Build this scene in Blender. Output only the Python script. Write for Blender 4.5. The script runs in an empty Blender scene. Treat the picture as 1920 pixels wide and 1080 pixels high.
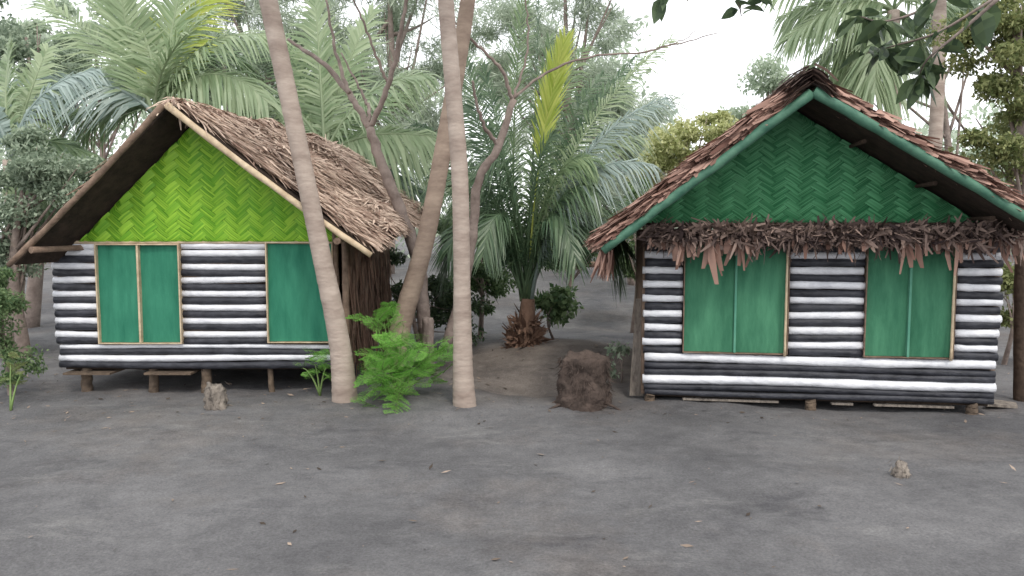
import bpy, math, random
import numpy as np
from mathutils import Vector, Matrix, noise
random.seed(7); rng=np.random.default_rng(7)
R=math.radians; U=random.uniform
col=bpy.context.scene.collection
# ---------------------------------------------------------------- camera
F=1400.0; CH=1.7; TH=math.atan(110/F)
cam=bpy.data.objects.new('camera',bpy.data.cameras.new('camera')); col.objects.link(cam)
cam.location=(0,0,CH); cam.rotation_euler=(math.pi/2-TH,0,0)
cam.data.sensor_width=36; cam.data.lens=36*F/1920; cam.data.clip_end=600
bpy.context.scene.camera=cam
def ray(px,py):
    a=(px-960)/F; b=-(py-540)/F
    return Vector((a,math.cos(TH)+b*math.sin(TH),-math.sin(TH)+b*math.cos(TH)))
def P(px,py,Y):
    d=ray(px,py); return Vector((0,0,CH))+d*(Y/d.y)
def sstep(a,b,x):
    t=min(1,max(0,(x-a)/(b-a))); return t*t*(3-2*t)
def gh(x,y):
    h=noise.noise(Vector((x*.5,y*.5,0)))*.06+noise.noise(Vector((x*1.7,y*1.7,3)))*.025+noise.noise(Vector((x*5,y*5,7)))*.010
    h-=.15*math.exp(-(((x-.2)/.6)**2+((y-8.15)/.45)**2))
    h+=.06*math.exp(-(((x+1.1)/.9)**2+((y-7.4)/.8)**2))
    h+=.16*math.exp(-(((x-.6)/1.2)**2+((y-9.9)/1.0)**2))
    h+=.60*sstep(12.5,22,y+.5*noise.noise(Vector((x*.4,0,2))))
    return h
def G(px,py):
    d=ray(px,py); t=-CH/d.z
    for _ in range(4):
        p=Vector((0,0,CH))+d*t; t=(gh(p.x,p.y)-CH)/d.z
    p=Vector((0,0,CH))+d*t; p.z=gh(p.x,p.y); return p
# ---------------------------------------------------------------- materials
def mat(name,c1,c2,scale=8,rough=.85,bump=.3,island=0.0,trans=0.0,stretch=(1,1,1),c3=None,bscale=None,spec=.3):
    m=bpy.data.materials.new(name); m.use_nodes=True; nt=m.node_tree; N=nt.nodes; L=nt.links
    b=N['Principled BSDF']; out=N['Material Output']
    tc=N.new('ShaderNodeTexCoord'); mp=N.new('ShaderNodeMapping'); mp.inputs['Scale'].default_value=stretch
    L.new(tc.outputs['Object'],mp.inputs[0])
    nz=N.new('ShaderNodeTexNoise'); nz.inputs['Scale'].default_value=scale; nz.inputs['Detail'].default_value=6; nz.inputs['Roughness'].default_value=.65
    L.new(mp.outputs[0],nz.inputs['Vector'])
    fac=nz.outputs[0]
    if island>0:
        g=N.new('ShaderNodeNewGeometry'); mx=N.new('ShaderNodeMix'); mx.data_type='FLOAT'; mx.inputs[0].default_value=island
        L.new(fac,mx.inputs[2]); L.new(g.outputs['Random Per Island'],mx.inputs[3]); fac=mx.outputs[0]
    cr=N.new('ShaderNodeValToRGB'); lo,hi=(.3,.7) if island==0 else (.15,.85)
    cr.color_ramp.elements[0].position=lo; cr.color_ramp.elements[1].position=hi
    cr.color_ramp.elements[0].color=(*c1,1); cr.color_ramp.elements[1].color=(*c2,1)
    if c3:
        e=cr.color_ramp.elements.new(.92); e.color=(*c3,1)
    L.new(fac,cr.inputs[0]); L.new(cr.outputs[0],b.inputs['Base Color'])
    b.inputs['Roughness'].default_value=rough; b.inputs['Specular IOR Level'].default_value=spec
    if bump>0:
        n2=N.new('ShaderNodeTexNoise'); n2.inputs['Scale'].default_value=bscale or scale*3; n2.inputs['Detail'].default_value=5
        L.new(mp.outputs[0],n2.inputs['Vector'])
        bp=N.new('ShaderNodeBump'); bp.inputs['Strength'].default_value=bump; bp.inputs['Distance'].default_value=.03
        L.new(n2.outputs[0],bp.inputs['Height']); L.new(bp.outputs[0],b.inputs['Normal'])
    if trans>0:
        t=N.new('ShaderNodeBsdfTranslucent'); L.new(cr.outputs[0],t.inputs[0])
        ms=N.new('ShaderNodeMixShader'); ms.inputs[0].default_value=trans
        L.new(b.outputs[0],ms.inputs[1]); L.new(t.outputs[0],ms.inputs[2]); L.new(ms.outputs[0],out.inputs[0])
    return m
M={}
M['white']=mat('white_paint',(.57,.58,.62),(.83,.84,.87),10,.6,.35,stretch=(.6,1,1))
M['black']=mat('black_paint',(.012,.013,.018),(.060,.062,.075),12,.5,.35,stretch=(.5,1,1))
M['screen']=mat('green_screen_fold_tint',(.014,.135,.082),(.045,.235,.145),2.2,.8,.15,bscale=60,stretch=(3.2,1,.7))  # vertical bands paint the light and shade of folds into the green
M['screen2']=mat('green_screen_worn_fold_tint',(.022,.12,.065),(.075,.245,.14),2.2,.8,.15,bscale=60,stretch=(3.2,1,.7))  # fold shading painted here too, as stretched lighter and darker bands
M['strip']=mat('pale_green_strip',(.07,.24,.17),(.12,.32,.22),6,.7,.1)
M['tan']=mat('peeled_bamboo',(.38,.28,.18),(.66,.54,.38),9,.6,.2,stretch=(1,1,1))
M['oldwood']=mat('old_wood',(.10,.068,.05),(.27,.19,.14),10,.85,.4)
M['stiltwood']=mat('stilt_wood',(.06,.045,.035),(.17,.125,.09),10,.9,.5)
M['darkwood']=mat('dark_wood',(.03,.02,.015),(.08,.055,.04),10,.9,.4)
M['greenpole']=mat('green_bamboo_paint',(.035,.11,.075),(.09,.20,.135),7,.5,.2)
M['limeweave']=mat('lime_bamboo_weave',(.12,.34,.02),(.34,.60,.055),1.1,.45,.1,island=.6)
M['limeback']=mat('lime_backing',(.05,.20,.018),(.07,.26,.025),4)
M['greenweave']=mat('green_bamboo_weave',(.03,.17,.068),(.12,.37,.18),1.1,.42,.1,island=.6)
M['greenback']=mat('green_backing',(.014,.08,.036),(.022,.11,.05),4)
M['thatch_l']=mat('dry_leaf_thatch',(.24,.15,.115),(.74,.585,.47),1.5,.85,.2,island=.7,trans=.06)
M['thatch_r']=mat('reddish_leaf_thatch',(.13,.065,.05),(.44,.28,.225),1.5,.8,.2,island=.75,trans=.06)
M['fringe']=mat('curled_dry_leaf',(.045,.030,.030),(.31,.225,.19),3,.8,.2,island=.8,trans=.1)
M['strand']=mat('hanging_dry_leaf',(.16,.085,.065),(.40,.26,.21),3,.8,.2,island=.6,trans=.15)
M['thatchdark']=mat('thatch_core',(.02,.014,.01),(.06,.04,.03),9,.95,.4)
M['palmtrunk']=mat('palm_trunk_bark',(.24,.185,.155),(.46,.385,.33),2.6,.85,.3,stretch=(1,1,2.6),bscale=12)
M['palmtrunk2']=mat('palm_trunk_brown',(.20,.145,.115),(.39,.305,.24),2.6,.85,.3,stretch=(1,1,2.6),bscale=12)
M['bark']=mat('grey_bark',(.15,.115,.10),(.33,.27,.24),6,.9,.5)
M['fibre']=mat('palm_fibre',(.07,.035,.025),(.28,.18,.13),9,.95,.6,island=.5)
M['rootball']=mat('earthy_root',(.028,.021,.018),(.115,.085,.072),7,.95,.7,bscale=24)
M['stumpgrey']=mat('weathered_stump',(.10,.085,.075),(.32,.28,.24),9,.95,.8,stretch=(2,2,.5))
M['frond']=mat('palm_green',(.09,.165,.08),(.31,.41,.21),1.2,.45,0,island=.5,trans=.38,spec=.5)
M['frond_d']=mat('palm_dark_green',(.035,.085,.045),(.18,.27,.145),1.2,.4,0,island=.5,trans=.28,spec=.6)
M['frond_p']=mat('palm_pale',(.22,.32,.17),(.55,.63,.42),1.2,.45,0,island=.5,trans=.42,spec=.5)
M['frond_b']=mat('palm_bluish',(.15,.22,.19),(.42,.51,.48),1.2,.4,0,island=.5,trans=.25,spec=.6)
M['frond_y']=mat('palm_yellow',(.34,.46,.07),(.72,.74,.24),1.5,.45,0,island=.5,trans=.4)
M['leaf_g']=mat('leaf_green',(.05,.11,.045),(.25,.34,.16),.9,.6,0,island=.6,trans=.35)
M['leaf_grey_hazed']=mat('leaf_greygreen_hazed',(.14,.195,.135),(.44,.52,.39),.8,.6,0,island=.6,trans=.38)  # grey-green leaf, lightened so that some haze sits in the colour
M['leaf_haze']=mat('leaf_haze_tint',(.32,.40,.29),(.60,.67,.54),.3,.7,0,island=.5,trans=.4)  # distance haze painted into a pale leaf colour, no volume behind it
M['leaf_y']=mat('leaf_yellowgreen',(.30,.35,.13),(.68,.68,.38),.9,.6,0,island=.6,trans=.4)
M['leaf_d']=mat('leaf_dark',(.022,.045,.026),(.11,.16,.075),.9,.5,0,island=.6,trans=.25)
M['leaf_olive']=mat('leaf_olive',(.08,.12,.035),(.36,.38,.17),.9,.6,0,island=.6,trans=.35)
M['needle']=mat('needle_grey_hazed',(.27,.33,.25),(.58,.65,.52),.5,.7,0,island=.6,trans=.4)  # casuarina grey-green, paled further to carry painted haze
M['fern']=mat('bright_fern',(.07,.26,.035),(.32,.60,.13),1.5,.5,0,island=.45,trans=.35)
M['stem']=mat('green_stem',(.10,.17,.05),(.2,.28,.1),5,.6,0)
M['litter']=mat('leaf_litter',(.05,.038,.03),(.32,.25,.20),3,.9,0,island=.9)
# ground
def ground_mat():
    m=bpy.data.materials.new('volcanic_sand'); m.use_nodes=True; nt=m.node_tree; N=nt.nodes; L=nt.links; b=N['Principled BSDF']
    tc=N.new('ShaderNodeTexCoord')
    def nz(s,d=8,r=.65,st=None):
        n=N.new('ShaderNodeTexNoise'); n.inputs['Scale'].default_value=s; n.inputs['Detail'].default_value=d; n.inputs['Roughness'].default_value=r
        if st:
            mp=N.new('ShaderNodeMapping'); mp.inputs['Scale'].default_value=st; mp.inputs['Rotation'].default_value=(0,0,.25); L.new(tc.outputs['Object'],mp.inputs[0]); L.new(mp.outputs[0],n.inputs['Vector'])
        else: L.new(tc.outputs['Object'],n.inputs['Vector'])
        return n.outputs[0]
    def ramp(f,a,c,p0=.35,p1=.65):
        r=N.new('ShaderNodeValToRGB'); r.color_ramp.elements[0].position=p0; r.color_ramp.elements[1].position=p1
        r.color_ramp.elements[0].color=(*a,1); r.color_ramp.elements[1].color=(*c,1); L.new(f,r.inputs[0]); return r.outputs[0]
    def mix(f,a,c,mode='MIX'):
        x=N.new('ShaderNodeMix'); x.data_type='RGBA'; x.blend_type=mode
        if isinstance(f,float): x.inputs[0].default_value=f
        else: L.new(f,x.inputs[0])
        L.new(a,x.inputs[6]); L.new(c,x.inputs[7]); return x.outputs[2]
    base=ramp(nz(.55,9,.64),(.112,.110,.115),(.190,.187,.191),.36,.62)
    brown=ramp(nz(2.2),(.135,.112,.098),(.245,.207,.18))
    c=mix(ramp(nz(.4,6,.7),(0,0,0),(.5,.5,.5),.50,.70),base,brown)
    pale=ramp(nz(9),(.22,.217,.215),(.31,.303,.295))
    c=mix(ramp(nz(.8,9,.75,(1,2.8,1)),(0,0,0),(.6,.6,.6),.56,.70),c,pale)
    vd=N.new('ShaderNodeVectorMath'); vd.operation='DISTANCE'; vd.inputs[1].default_value=(.5,9.2,0); L.new(tc.outputs['Object'],vd.inputs[0])
    ad=N.new('ShaderNodeMath'); ad.operation='MULTIPLY_ADD'; L.new(nz(1.2,6),ad.inputs[0]); ad.inputs[1].default_value=1.6; L.new(vd.outputs['Value'],ad.inputs[2])
    mr=N.new('ShaderNodeMapRange'); L.new(ad.outputs[0],mr.inputs[0]); mr.inputs[1].default_value=1.76; mr.inputs[2].default_value=3.0; mr.inputs[3].default_value=.75; mr.inputs[4].default_value=0
    c=mix(mr.outputs[0],c,brown)
    fine=ramp(nz(60,5,.8),(.66,.66,.66),(1.3,1.3,1.3),.3,.72); c=mix(1.0,c,fine,'MULTIPLY')
    med=ramp(nz(7,7,.72),(.82,.82,.825),(1.14,1.14,1.135),.3,.7); c=mix(1.0,c,med,'MULTIPLY')
    damp=ramp(nz(1.1,8,.75,(1,1.7,1)),(.74,.74,.76),(1,1,1),.34,.46); c=mix(1.0,c,damp,'MULTIPLY')
    L.new(c,b.inputs['Base Color']); b.inputs['Roughness'].default_value=.95; b.inputs['Specular IOR Level'].default_value=.15
    add=N.new('ShaderNodeMath'); add.operation='ADD'; L.new(nz(40,6,.8),add.inputs[0]); L.new(nz(6,7,.7),add.inputs[1])
    bp=N.new('ShaderNodeBump'); bp.inputs['Strength'].default_value=.65; bp.inputs['Distance'].default_value=.035
    L.new(add.outputs[0],bp.inputs['Height']); L.new(bp.outputs[0],b.inputs['Normal'])
    return m
M['ground']=ground_mat()
# ---------------------------------------------------------------- mesh tools
WM={}
def tag(o,label=None,cat=None,group=None,kind=None):
    if label: o['label']=label
    if cat: o['category']=cat
    if group: o['group']=group
    if kind: o['kind']=kind
    return o
def empty(name,loc,label,cat,group=None,rz=0):
    o=bpy.data.objects.new(name,None); col.objects.link(o); o.location=loc; o.rotation_euler=(0,0,rz); o.empty_display_size=.2
    WM[o.name]=Matrix.Translation(Vector(loc))@Matrix.Rotation(rz,4,'Z')
    return tag(o,label,cat,group)
def link(name,me,mats,parent,loc):
    o=bpy.data.objects.new(name,me); col.objects.link(o)
    for m in (mats if isinstance(mats,(list,tuple)) else [mats]): me.materials.append(M[m])
    if parent is not None: o.parent=parent; WM[o.name]=WM[parent.name]
    else: o.location=loc or (0,0,0); WM[o.name]=Matrix.Translation(Vector(loc or (0,0,0)))
    inv=WM[o.name].inverted()
    n=len(me.vertices); a=np.empty(n*3,np.float32); me.vertices.foreach_get('co',a); a=a.reshape(-1,3)
    mm=np.array(inv); a=a@mm[:3,:3].T+mm[:3,3]; me.vertices.foreach_set('co',a.astype(np.float32).ravel()); me.update()
    return o
class MB:
    def __init__(s): s.v=[]; s.f=[]; s.m=[]; s.sm=[]
    def face(s,pts,mi=0,sm=False):
        b=len(s.v); s.v+= [tuple(p) for p in pts]; s.f.append(tuple(range(b,b+len(pts)))); s.m.append(mi); s.sm.append(sm)
    def tube(s,pts,rad,seg=10,mi=0,caps=True,flat=1.0,capmi=None):
        pts=[Vector(p) for p in pts]; n=len(pts)
        if not isinstance(rad,(list,tuple)): rad=[rad]*n
        t0=(pts[1]-pts[0]).normalized(); up=Vector((0,0,1)) if abs(t0.z)<.9 else Vector((0,1,0))
        b=len(s.v); x=t0.cross(up).normalized()
        for i in range(n):
            t=(pts[min(i+1,n-1)]-pts[max(i-1,0)]).normalized()
            x=(x-t*x.dot(t)).normalized(); y=t.cross(x)
            for k in range(seg):
                a=2*math.pi*k/seg; s.v.append(tuple(pts[i]+(x*math.cos(a)+y*math.sin(a)*flat)*rad[i]))
        for i in range(n-1):
            for k in range(seg):
                k2=(k+1)%seg; s.f.append((b+i*seg+k,b+i*seg+k2,b+(i+1)*seg+k2,b+(i+1)*seg+k)); s.m.append(mi); s.sm.append(True)
        if caps:
            cm=mi if capmi is None else capmi
            s.f.append(tuple(b+k for k in reversed(range(seg)))); s.m.append(cm); s.sm.append(False)
            s.f.append(tuple(b+(n-1)*seg+k for k in range(seg))); s.m.append(cm); s.sm.append(False)
        return s
    def hexa(s,c,mi=0):
        b=len(s.v); s.v+=[tuple(p) for p in c]
        for f in ((3,2,1,0),(4,5,6,7),(0,1,5,4),(1,2,6,5),(2,3,7,6),(3,0,4,7)):
            s.f.append(tuple(b+i for i in f)); s.m.append(mi); s.sm.append(False)
        return s
    def build(s,name,mats,parent=None,loc=None):
        me=bpy.data.meshes.new(name); me.from_pydata(s.v,[],s.f)
        me.polygons.foreach_set('material_index',s.m); me.polygons.foreach_set('use_smooth',s.sm)
        return link(name,me,mats,parent,loc)
def quads(name,V,Fq,mats,parent=None,loc=None,smooth=False):
    me=bpy.data.meshes.new(name); me.vertices.add(len(V)); me.vertices.foreach_set('co',np.asarray(V,np.float32).ravel())
    n=len(Fq); me.loops.add(n*4); me.loops.foreach_set('vertex_index',np.asarray(Fq,np.int32).ravel())
    me.polygons.add(n); me.polygons.foreach_set('loop_start',np.arange(0,n*4,4,dtype=np.int32)); 
    me.update(calc_edges=True); me.validate()
    return link(name,me,mats,parent,loc)
def unit(a): return a/np.maximum(np.linalg.norm(a,axis=1,keepdims=True),1e-9)
def ribbons(p,d,n,L,W,bend,taper=(.7,1,.25)):
    side=unit(np.cross(d,n)); V=[]
    for s,tp in zip((0,.5,1),taper):
        c=p+d*(L*s)[:,None]+bend*(L*s*s)[:,None]
        V.append(c-side*(W*tp/2)[:,None]); V.append(c+side*(W*tp/2)[:,None])
    V=np.stack(V,1).reshape(-1,3); b=np.arange(len(p))[:,None]*6
    Fq=np.concatenate([b+np.array([[0,1,3,2]]),b+np.array([[2,3,5,4]])],1).reshape(-1,4)
    return V,Fq
def rhomb(p,d,n,L,W):
    side=unit(np.cross(d,n)); 
    V=np.stack([p,p+d*(L*.45)[:,None]+side*(W/2)[:,None],p+d*L[:,None],p+d*(L*.45)[:,None]-side*(W/2)[:,None]],1).reshape(-1,3)
    return V,np.arange(len(p)*4).reshape(-1,4)
def rnd(n): return unit(rng.normal(size=(n,3)))
def bez(p0,p1,p2,t): return p0*(1-t)**2+p1*2*t*(1-t)+p2*t*t
def curve(pts,n):
    pts=[Vector(p) for p in pts]; q=[pts[0]*2-pts[1]]+pts+[pts[-1]*2-pts[-2]]; out=[]
    m=len(pts)-1
    for i in range(n+1):
        s=i/n*m; k=min(int(s),m-1); t=s-k; a,b,c,d=q[k:k+4]
        out.append(.5*((2*b)+(c-a)*t+(2*a-5*b+4*c-d)*t*t+(3*b-a-3*c+d)*t**3))
    return out
# ---------------------------------------------------------------- setting
def axis(lo,a,b,hi,step,n):
    l=a-np.geomspace(step,a-lo,n)[::-1]; r=b+np.geomspace(step,hi-b,n); return np.concatenate([l,np.arange(a,b+step/2,step),r])
xs=axis(-250,-8,8,250,.07,28); ys=axis(-30,2.6,13,450,.07,34)
X,Yg=np.meshgrid(xs,ys); Z=np.array([gh(x,y) for x,y in zip(X.ravel(),Yg.ravel())])
V=np.stack([X.ravel(),Yg.ravel(),Z],1); nx=len(xs); i=np.arange(len(ys)-1)[:,None]*nx+np.arange(nx-1)[None,:]; i=i.ravel()
g=quads('ground',V,np.stack([i,i+1,i+nx+1,i+nx],1),'ground'); tag(g,kind='structure')
g.data.polygons.foreach_set('use_smooth',[True]*len(g.data.polygons))
# litter
n=5200; xx=rng.uniform(-6.5,6.5,n); yy=2.8+rng.random(n)**.7*9
keep=rng.random(n)<np.where(yy>6.4,1,.3); xx=xx[keep]; yy=yy[keep]; n=len(xx)
p=np.array([(x,y,gh(x,y)+.008) for x,y in zip(xx,yy)]); d=rnd(n); d[:,2]*=.15; d=unit(d); nn=rnd(n)*.35+np.array([0,0,1]); nn=unit(nn)
sz=rng.random(n)**3.4
V,Fq=rhomb(p,d,nn,.010+.08*sz,.006+.036*sz*rng.random(n))
tag(quads('ground_litter',V,Fq,'litter'),'scattered dead leaves and twig bits on the dark sand','leaf litter',kind='stuff')
# ---------------------------------------------------------------- hut helpers
class Frame:
    def __init__(s,A,B):
        s.O=Vector(A); ux=Vector((B.x-A.x,B.y-A.y,0)); s.W=ux.length; s.ux=ux.normalized(); s.uy=Vector((-s.ux.y,s.ux.x,0)); s.rz=math.atan2(s.ux.y,s.ux.x)
    def w(s,u,v,z): return Vector((s.O.x,s.O.y,0))+s.ux*u+s.uy*v+Vector((0,0,z))
    def hit(s,px,py,v=0):
        d=ray(px,py); C=Vector((0,0,CH)); O=s.w(0,v,0); t=(O-C).dot(s.uy)/d.dot(s.uy); p=C+d*t
        return (p-s.w(0,0,0)).dot(s.ux),p.z
def box(mb,fr,u0,u1,v0,v1,z0,z1,mi=0):
    return mb.hexa([fr.w(u0,v0,z0),fr.w(u1,v0,z0),fr.w(u1,v1,z0),fr.w(u0,v1,z0),fr.w(u0,v0,z1),fr.w(u1,v0,z1),fr.w(u1,v1,z1),fr.w(u0,v1,z1)],mi)
def log_rows(mb,fr,u0,u1,z0,rows,vc=0,jit=.012):
    z=z0
    for c,h in rows:
        r=h/2; ph=U(0,6); a0=u0+U(-jit,jit); a1=u1+U(-jit,jit); pts=[];rad=[]
        m=max(6,int((a1-a0)/.12)); dr=U(-.007,.007); k1=U(0,50)
        for i in range(m+1):
            u=a0+(a1-a0)*i/m; pts.append(fr.w(u,vc+U(-.005,.005),z+r+math.sin(ph+u*2.1)*.006+dr*i/m)); rad.append(r*(1+.14*noise.noise(Vector((u*3,k1,0)))+(.07 if i%4==2 else 0))*U(.97,1.05)+.001)
        mb.tube(pts,rad,10,0 if c=='w' else 1); z+=h
    return z
def herring(fr,tri,v,a,strands,mats,backmat,parent,vs=.8,rel=1.0):
    (x0,z0),(x1,z1),(xa,za)=tri
    def lim(z):
        t=min(1,max(0,(z-z0)/(za-z0))); return x0+(xa-x0)*t,x1+(xa-x1)*t
    V=[];Fq=[]; s2=math.sqrt(.5); Nn=int(8/a)
    def add(X0,Y0,LX,LY):
        bl=U(0,.003)
        for k in range(strands):
            if LX>LY: q=[(X0,Y0+LY*k/strands),(X0+LX,Y0+LY*k/strands)]; wv=(0,LY/strands)
            else: q=[(X0+LX*k/strands,Y0),(X0+LX*k/strands,Y0+LY)]; wv=(LX/strands,0)
            pts=[]; lift=bl+U(0,.001); sk=U(-.002,.002)
            for j,t in enumerate((0,.5,1)):
                for e in (.05,.95):
                    X=q[0][0]+(q[1][0]-q[0][0])*t+wv[0]*e+sk; Y=q[0][1]+(q[1][1]-q[0][1])*t+wv[1]*e-sk
                    x=(X-Y)*s2; z=(X+Y)*s2*vs
                    x+=.012*noise.noise(Vector((x*3,z*3,0))); z+=.02*noise.noise(Vector((x*2.5,z*2.5,9)))
                    pts.append([x,z,(-.008*rel if j==1 else .005*rel)-lift-(.005*rel if e>.5 else 0)])
            if not any(z0<=p_[1]<=za and lim(p_[1])[0]<p_[0]<lim(p_[1])[1] for p_ in pts): continue
            b=len(V)
            for p_ in pts:
                z=min(max(p_[1],z0),za-.001); l0,l1=lim(z); x=min(max(p_[0],l0),l1); V.append(tuple(fr.w(x,v+p_[2],z)))
            Fq.append((b,b+1,b+3,b+2)); Fq.append((b+2,b+3,b+5,b+4))
    for i in range(-Nn,Nn):
        for j in range(-Nn,Nn):
            k=(i-j)%4; cu=(i-j)*a*s2; cv=(i+j)*a*s2*vs
            if cu<x0-.4 or cu>x1+.4 or cv<z0-.4 or cv>za+.4: continue
            if k==0: add(i*a,j*a,2*a,a)
            elif k==3: add(i*a,j*a,a,2*a)
    o=quads('gable_panel',np.array(V),np.array(Fq),mats,parent)
    mb=MB(); A=[fr.w(x0,v+.014,z0),fr.w(x1,v+.014,z0),fr.w(xa,v+.014,za)]; B=[fr.w(x0,v+.04,z0),fr.w(x1,v+.04,z0),fr.w(xa,v+.04,za)]
    mb.face(A);mb.face(B[::-1])
    for i_ in range(3): j_=(i_+1)%3; mb.face([A[j_],A[i_],B[i_],B[j_]])
    mb.build('gable_backing',backmat,o)
    return o
def thatch(a0,e0,e1,a1,n,rows,L,W,jit,lift,thick=.05,s0=.0,hump=.05):
    a0,e0,e1,a1=[np.array(x) for x in (a0,e0,e1,a1)]
    s=s0+rng.random(n)*(1.02-s0); t=(np.floor(rng.random(n)*rows)+rng.random(n)*.55)/rows
    p=(a0*(1-s)[:,None]+a1*s[:,None])*(1-t)[:,None]+(e0*(1-s)[:,None]+e1*s[:,None])*t[:,None]
    dn=(e0+e1-a0-a1)/2; dl=np.linalg.norm(dn); dn/=dl; al=(a1-a0)/np.linalg.norm(a1-a0); nm=np.cross(dn,al); nm/=np.linalg.norm(nm)
    if nm[2]<0: nm=-nm
    ang=rng.normal(0,1,n)*np.minimum(jit,.12+s*2.5); d=dn*np.cos(ang)[:,None]+al*np.sin(ang)[:,None]+nm*rng.uniform(-.02,lift,n)[:,None]; d=unit(d)
    N=unit(nm+rnd(n)*.35); LL=rng.uniform(L*.5,L*1.35,n)*np.where(t>.9,.6,1)
    hm=np.array([max(0,noise.noise(Vector((a_*5,b_*4,1)))+.2)+.4*abs(noise.noise(Vector((a_*14,b_*11,4)))) for a_,b_ in zip(s,t)])
    p=p+nm*(thick+rng.random(n)*.04+hm*hump*np.minimum(1,s*6))[:,None]
    bend=-nm*rng.uniform(-.05,.15,n)[:,None]+al*rng.normal(0,.16,n)[:,None]
    return ribbons(p,d,N,LL,rng.uniform(W*.5,W*1.3,n),bend,(.8,1,.35))
def slab(mb,a0,e0,e1,a1,th):
    q=[Vector(x) for x in (a0,e0,e1,a1)]; nm=(q[1]-q[0]).cross(q[3]-q[0]).normalized()
    if nm.z<0: nm=-nm
    b=[x for x in q]; t=[x+nm*th for x in q]; mb.hexa(b+t)
def pole(p,q,r,knots=True,sag=0):
    p=Vector(p);q=Vector(q); n=14; pts=[p.lerp(q,i/n)+Vector((0,0,-sag*4*(i/n)*(1-i/n)))+Vector((U(-1,1),U(-1,1),U(-1,1)))*r*.10 for i in range(n+1)]
    return pts,[r*(1.12 if knots and i%3==0 else 1)*(1-.12*i/n) for i in range(n+1)]
def window(fr,parent,pxs,z0,z1,v,framem,screenm,nstrip,fw=.02,trim=False):
    u0,u1=pxs
    mb=MB(); box(mb,fr,u0,u0+fw,v-.05,v+.03,z0,z1); box(mb,fr,u1-fw,u1,v-.05,v+.03,z0,z1)
    box(mb,fr,u0+fw,u1-fw,v-.048,v+.03,z0,z0+fw*.7); box(mb,fr,u0+fw,u1-fw,v-.048,v+.03,z1-fw,z1)
    w=mb.build('window',framem,parent)
    um=(u0+u1)/2; hw=.010
    for a,b in (((u0+fw,um-hw),(um+hw,u1-fw)) if nstrip else ((u0+fw,u1-fw),)):
        V=[];Fq=[];nx_,nz_=24,14; ph=U(0,9)
        for j in range(nz_+1):
            for i_ in range(nx_+1):
                u=a+(b-a)*i_/nx_; z=z0+fw+(z1-z0-2*fw)*j/nz_
                V.append(tuple(fr.w(u,v-.006+.022*noise.noise(Vector((u*9,z*.9,ph)))+.01*noise.noise(Vector((u*3,z*3,ph+1))),z)))
        for j in range(nz_):
            for i_ in range(nx_):
                k=j*(nx_+1)+i_; Fq.append((k,k+1,k+nx_+2,k+nx_+1))
        o=quads('window_screen',np.array(V),np.array(Fq),screenm,w); o.data.polygons.foreach_set('use_smooth',[True]*len(Fq))
    if nstrip: mb=MB(); box(mb,fr,um-hw,um+hw,v-.04,v+.02,z0+fw,z1-fw); mb.build('mullion',nstrip,w)
    if trim:
        mb=MB(); pts,r=pole(fr.w(u1-.03,v-.066,z0-.01),fr.w(u1-.03,v-.066,z1),.012); mb.tube(pts,r,8); mb.build('window_trim','tan',w)
    return w
# ================================================================ LEFT HUT
fr=Frame(P(116,690,7.7),P(650,690,7.7))
zb=P(116,690,7.7).z; W=fr.W; DEP=2.7
hut=empty('wooden_hut',fr.w(W/2,1.3,0),'striped log hut with lime green woven gable and shaggy tan thatch, at left','hut',rz=fr.rz)
uz=lambda px,py,v=0: fr.hit(px,py,v)
zs=uz(300,645)[1]; zt=uz(300,455)[1]
w1=(uz(187,550)[0],uz(343,550)[0]); w2=(uz(503,550)[0],uz(628,550)[0])
mb=MB(); h=(zs-zb)/45; log_rows(mb,fr,0,W-.05,zb,[('b',13*h),('w',12*h),('b',12*h),('w',8*h)]); mb.build('base_logs',['white','black'],hut)
h=(zt-zs)/15; seq=[('b' if i%2==0 else 'w',h*(1.04 if i%2==0 else .96)) for i in range(14)]+[('w',h)]
for a,b in ((-.03,w1[0]-.002),(w1[1]+.002,w2[0]-.002)):
    mb=MB(); log_rows(mb,fr,a,b,zs,seq,jit=.012); mb.build('log_panel',['white','black'],hut)
window(fr,hut,w1,zs+.01,zt-.01,-.02,'tan','screen','tan',.013)
window(fr,hut,w2,zs+.02,zt+.01,-.02,'tan','screen',None,.013)
for px in (632,650):
    mb=MB(); u=uz(px,600)[0]; pts,r=pole(fr.w(u,-.03,zb-.05),fr.w(u,-.03,zt+.1),.035); mb.tube(pts,r,10); mb.build('corner_post','oldwood',hut)
mb=MB(); box(mb,fr,W-.02,W+.02,.03,DEP,zb,zt+.05); 
side=mb.build('side_wall','oldwood',hut)
n=500; p=np.array([tuple(fr.w(W+.025,U(0,DEP),U(zb+.1,zt))) for _ in range(n)]); d=np.tile([0,0,-1.],(n,1))+rnd(n)*.12
V,Fq=ribbons(p,unit(d),unit(rnd(n)*.3+np.array(fr.ux)),rng.uniform(.2,.5,n),rng.uniform(.02,.05,n),rnd(n)*.05); quads('leaf_cladding',V,Fq,'fibre',side)
mb=MB(); box(mb,fr,-.02,.02,.03,DEP,zb,zt+.05); box(mb,fr,.02,W-.02,DEP-.04,DEP,zb,zt+.05); mb.build('rear_walls','oldwood',hut)
mb=MB(); box(mb,fr,.02,W-.02,.04,DEP-.05,zb-.02,zb+.03)
mb.build('floor','darkwood',hut)
for px in (155,285,385,505,640):
    for v in (.05,1.3,2.55):
        u=uz(px,700)[0]; g0=fr.w(u+U(-.02,.02),v,0); r=.05 if px!=505 else .035
        mb=MB(); pts,rr=pole((g0.x,g0.y,gh(g0.x,g0.y)-.05),(g0.x+U(-.02,.02),g0.y,zb+.0),r*U(.9,1.2),False); mb.tube(pts,rr,9); mb.build('stilt','stiltwood',hut)
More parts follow.
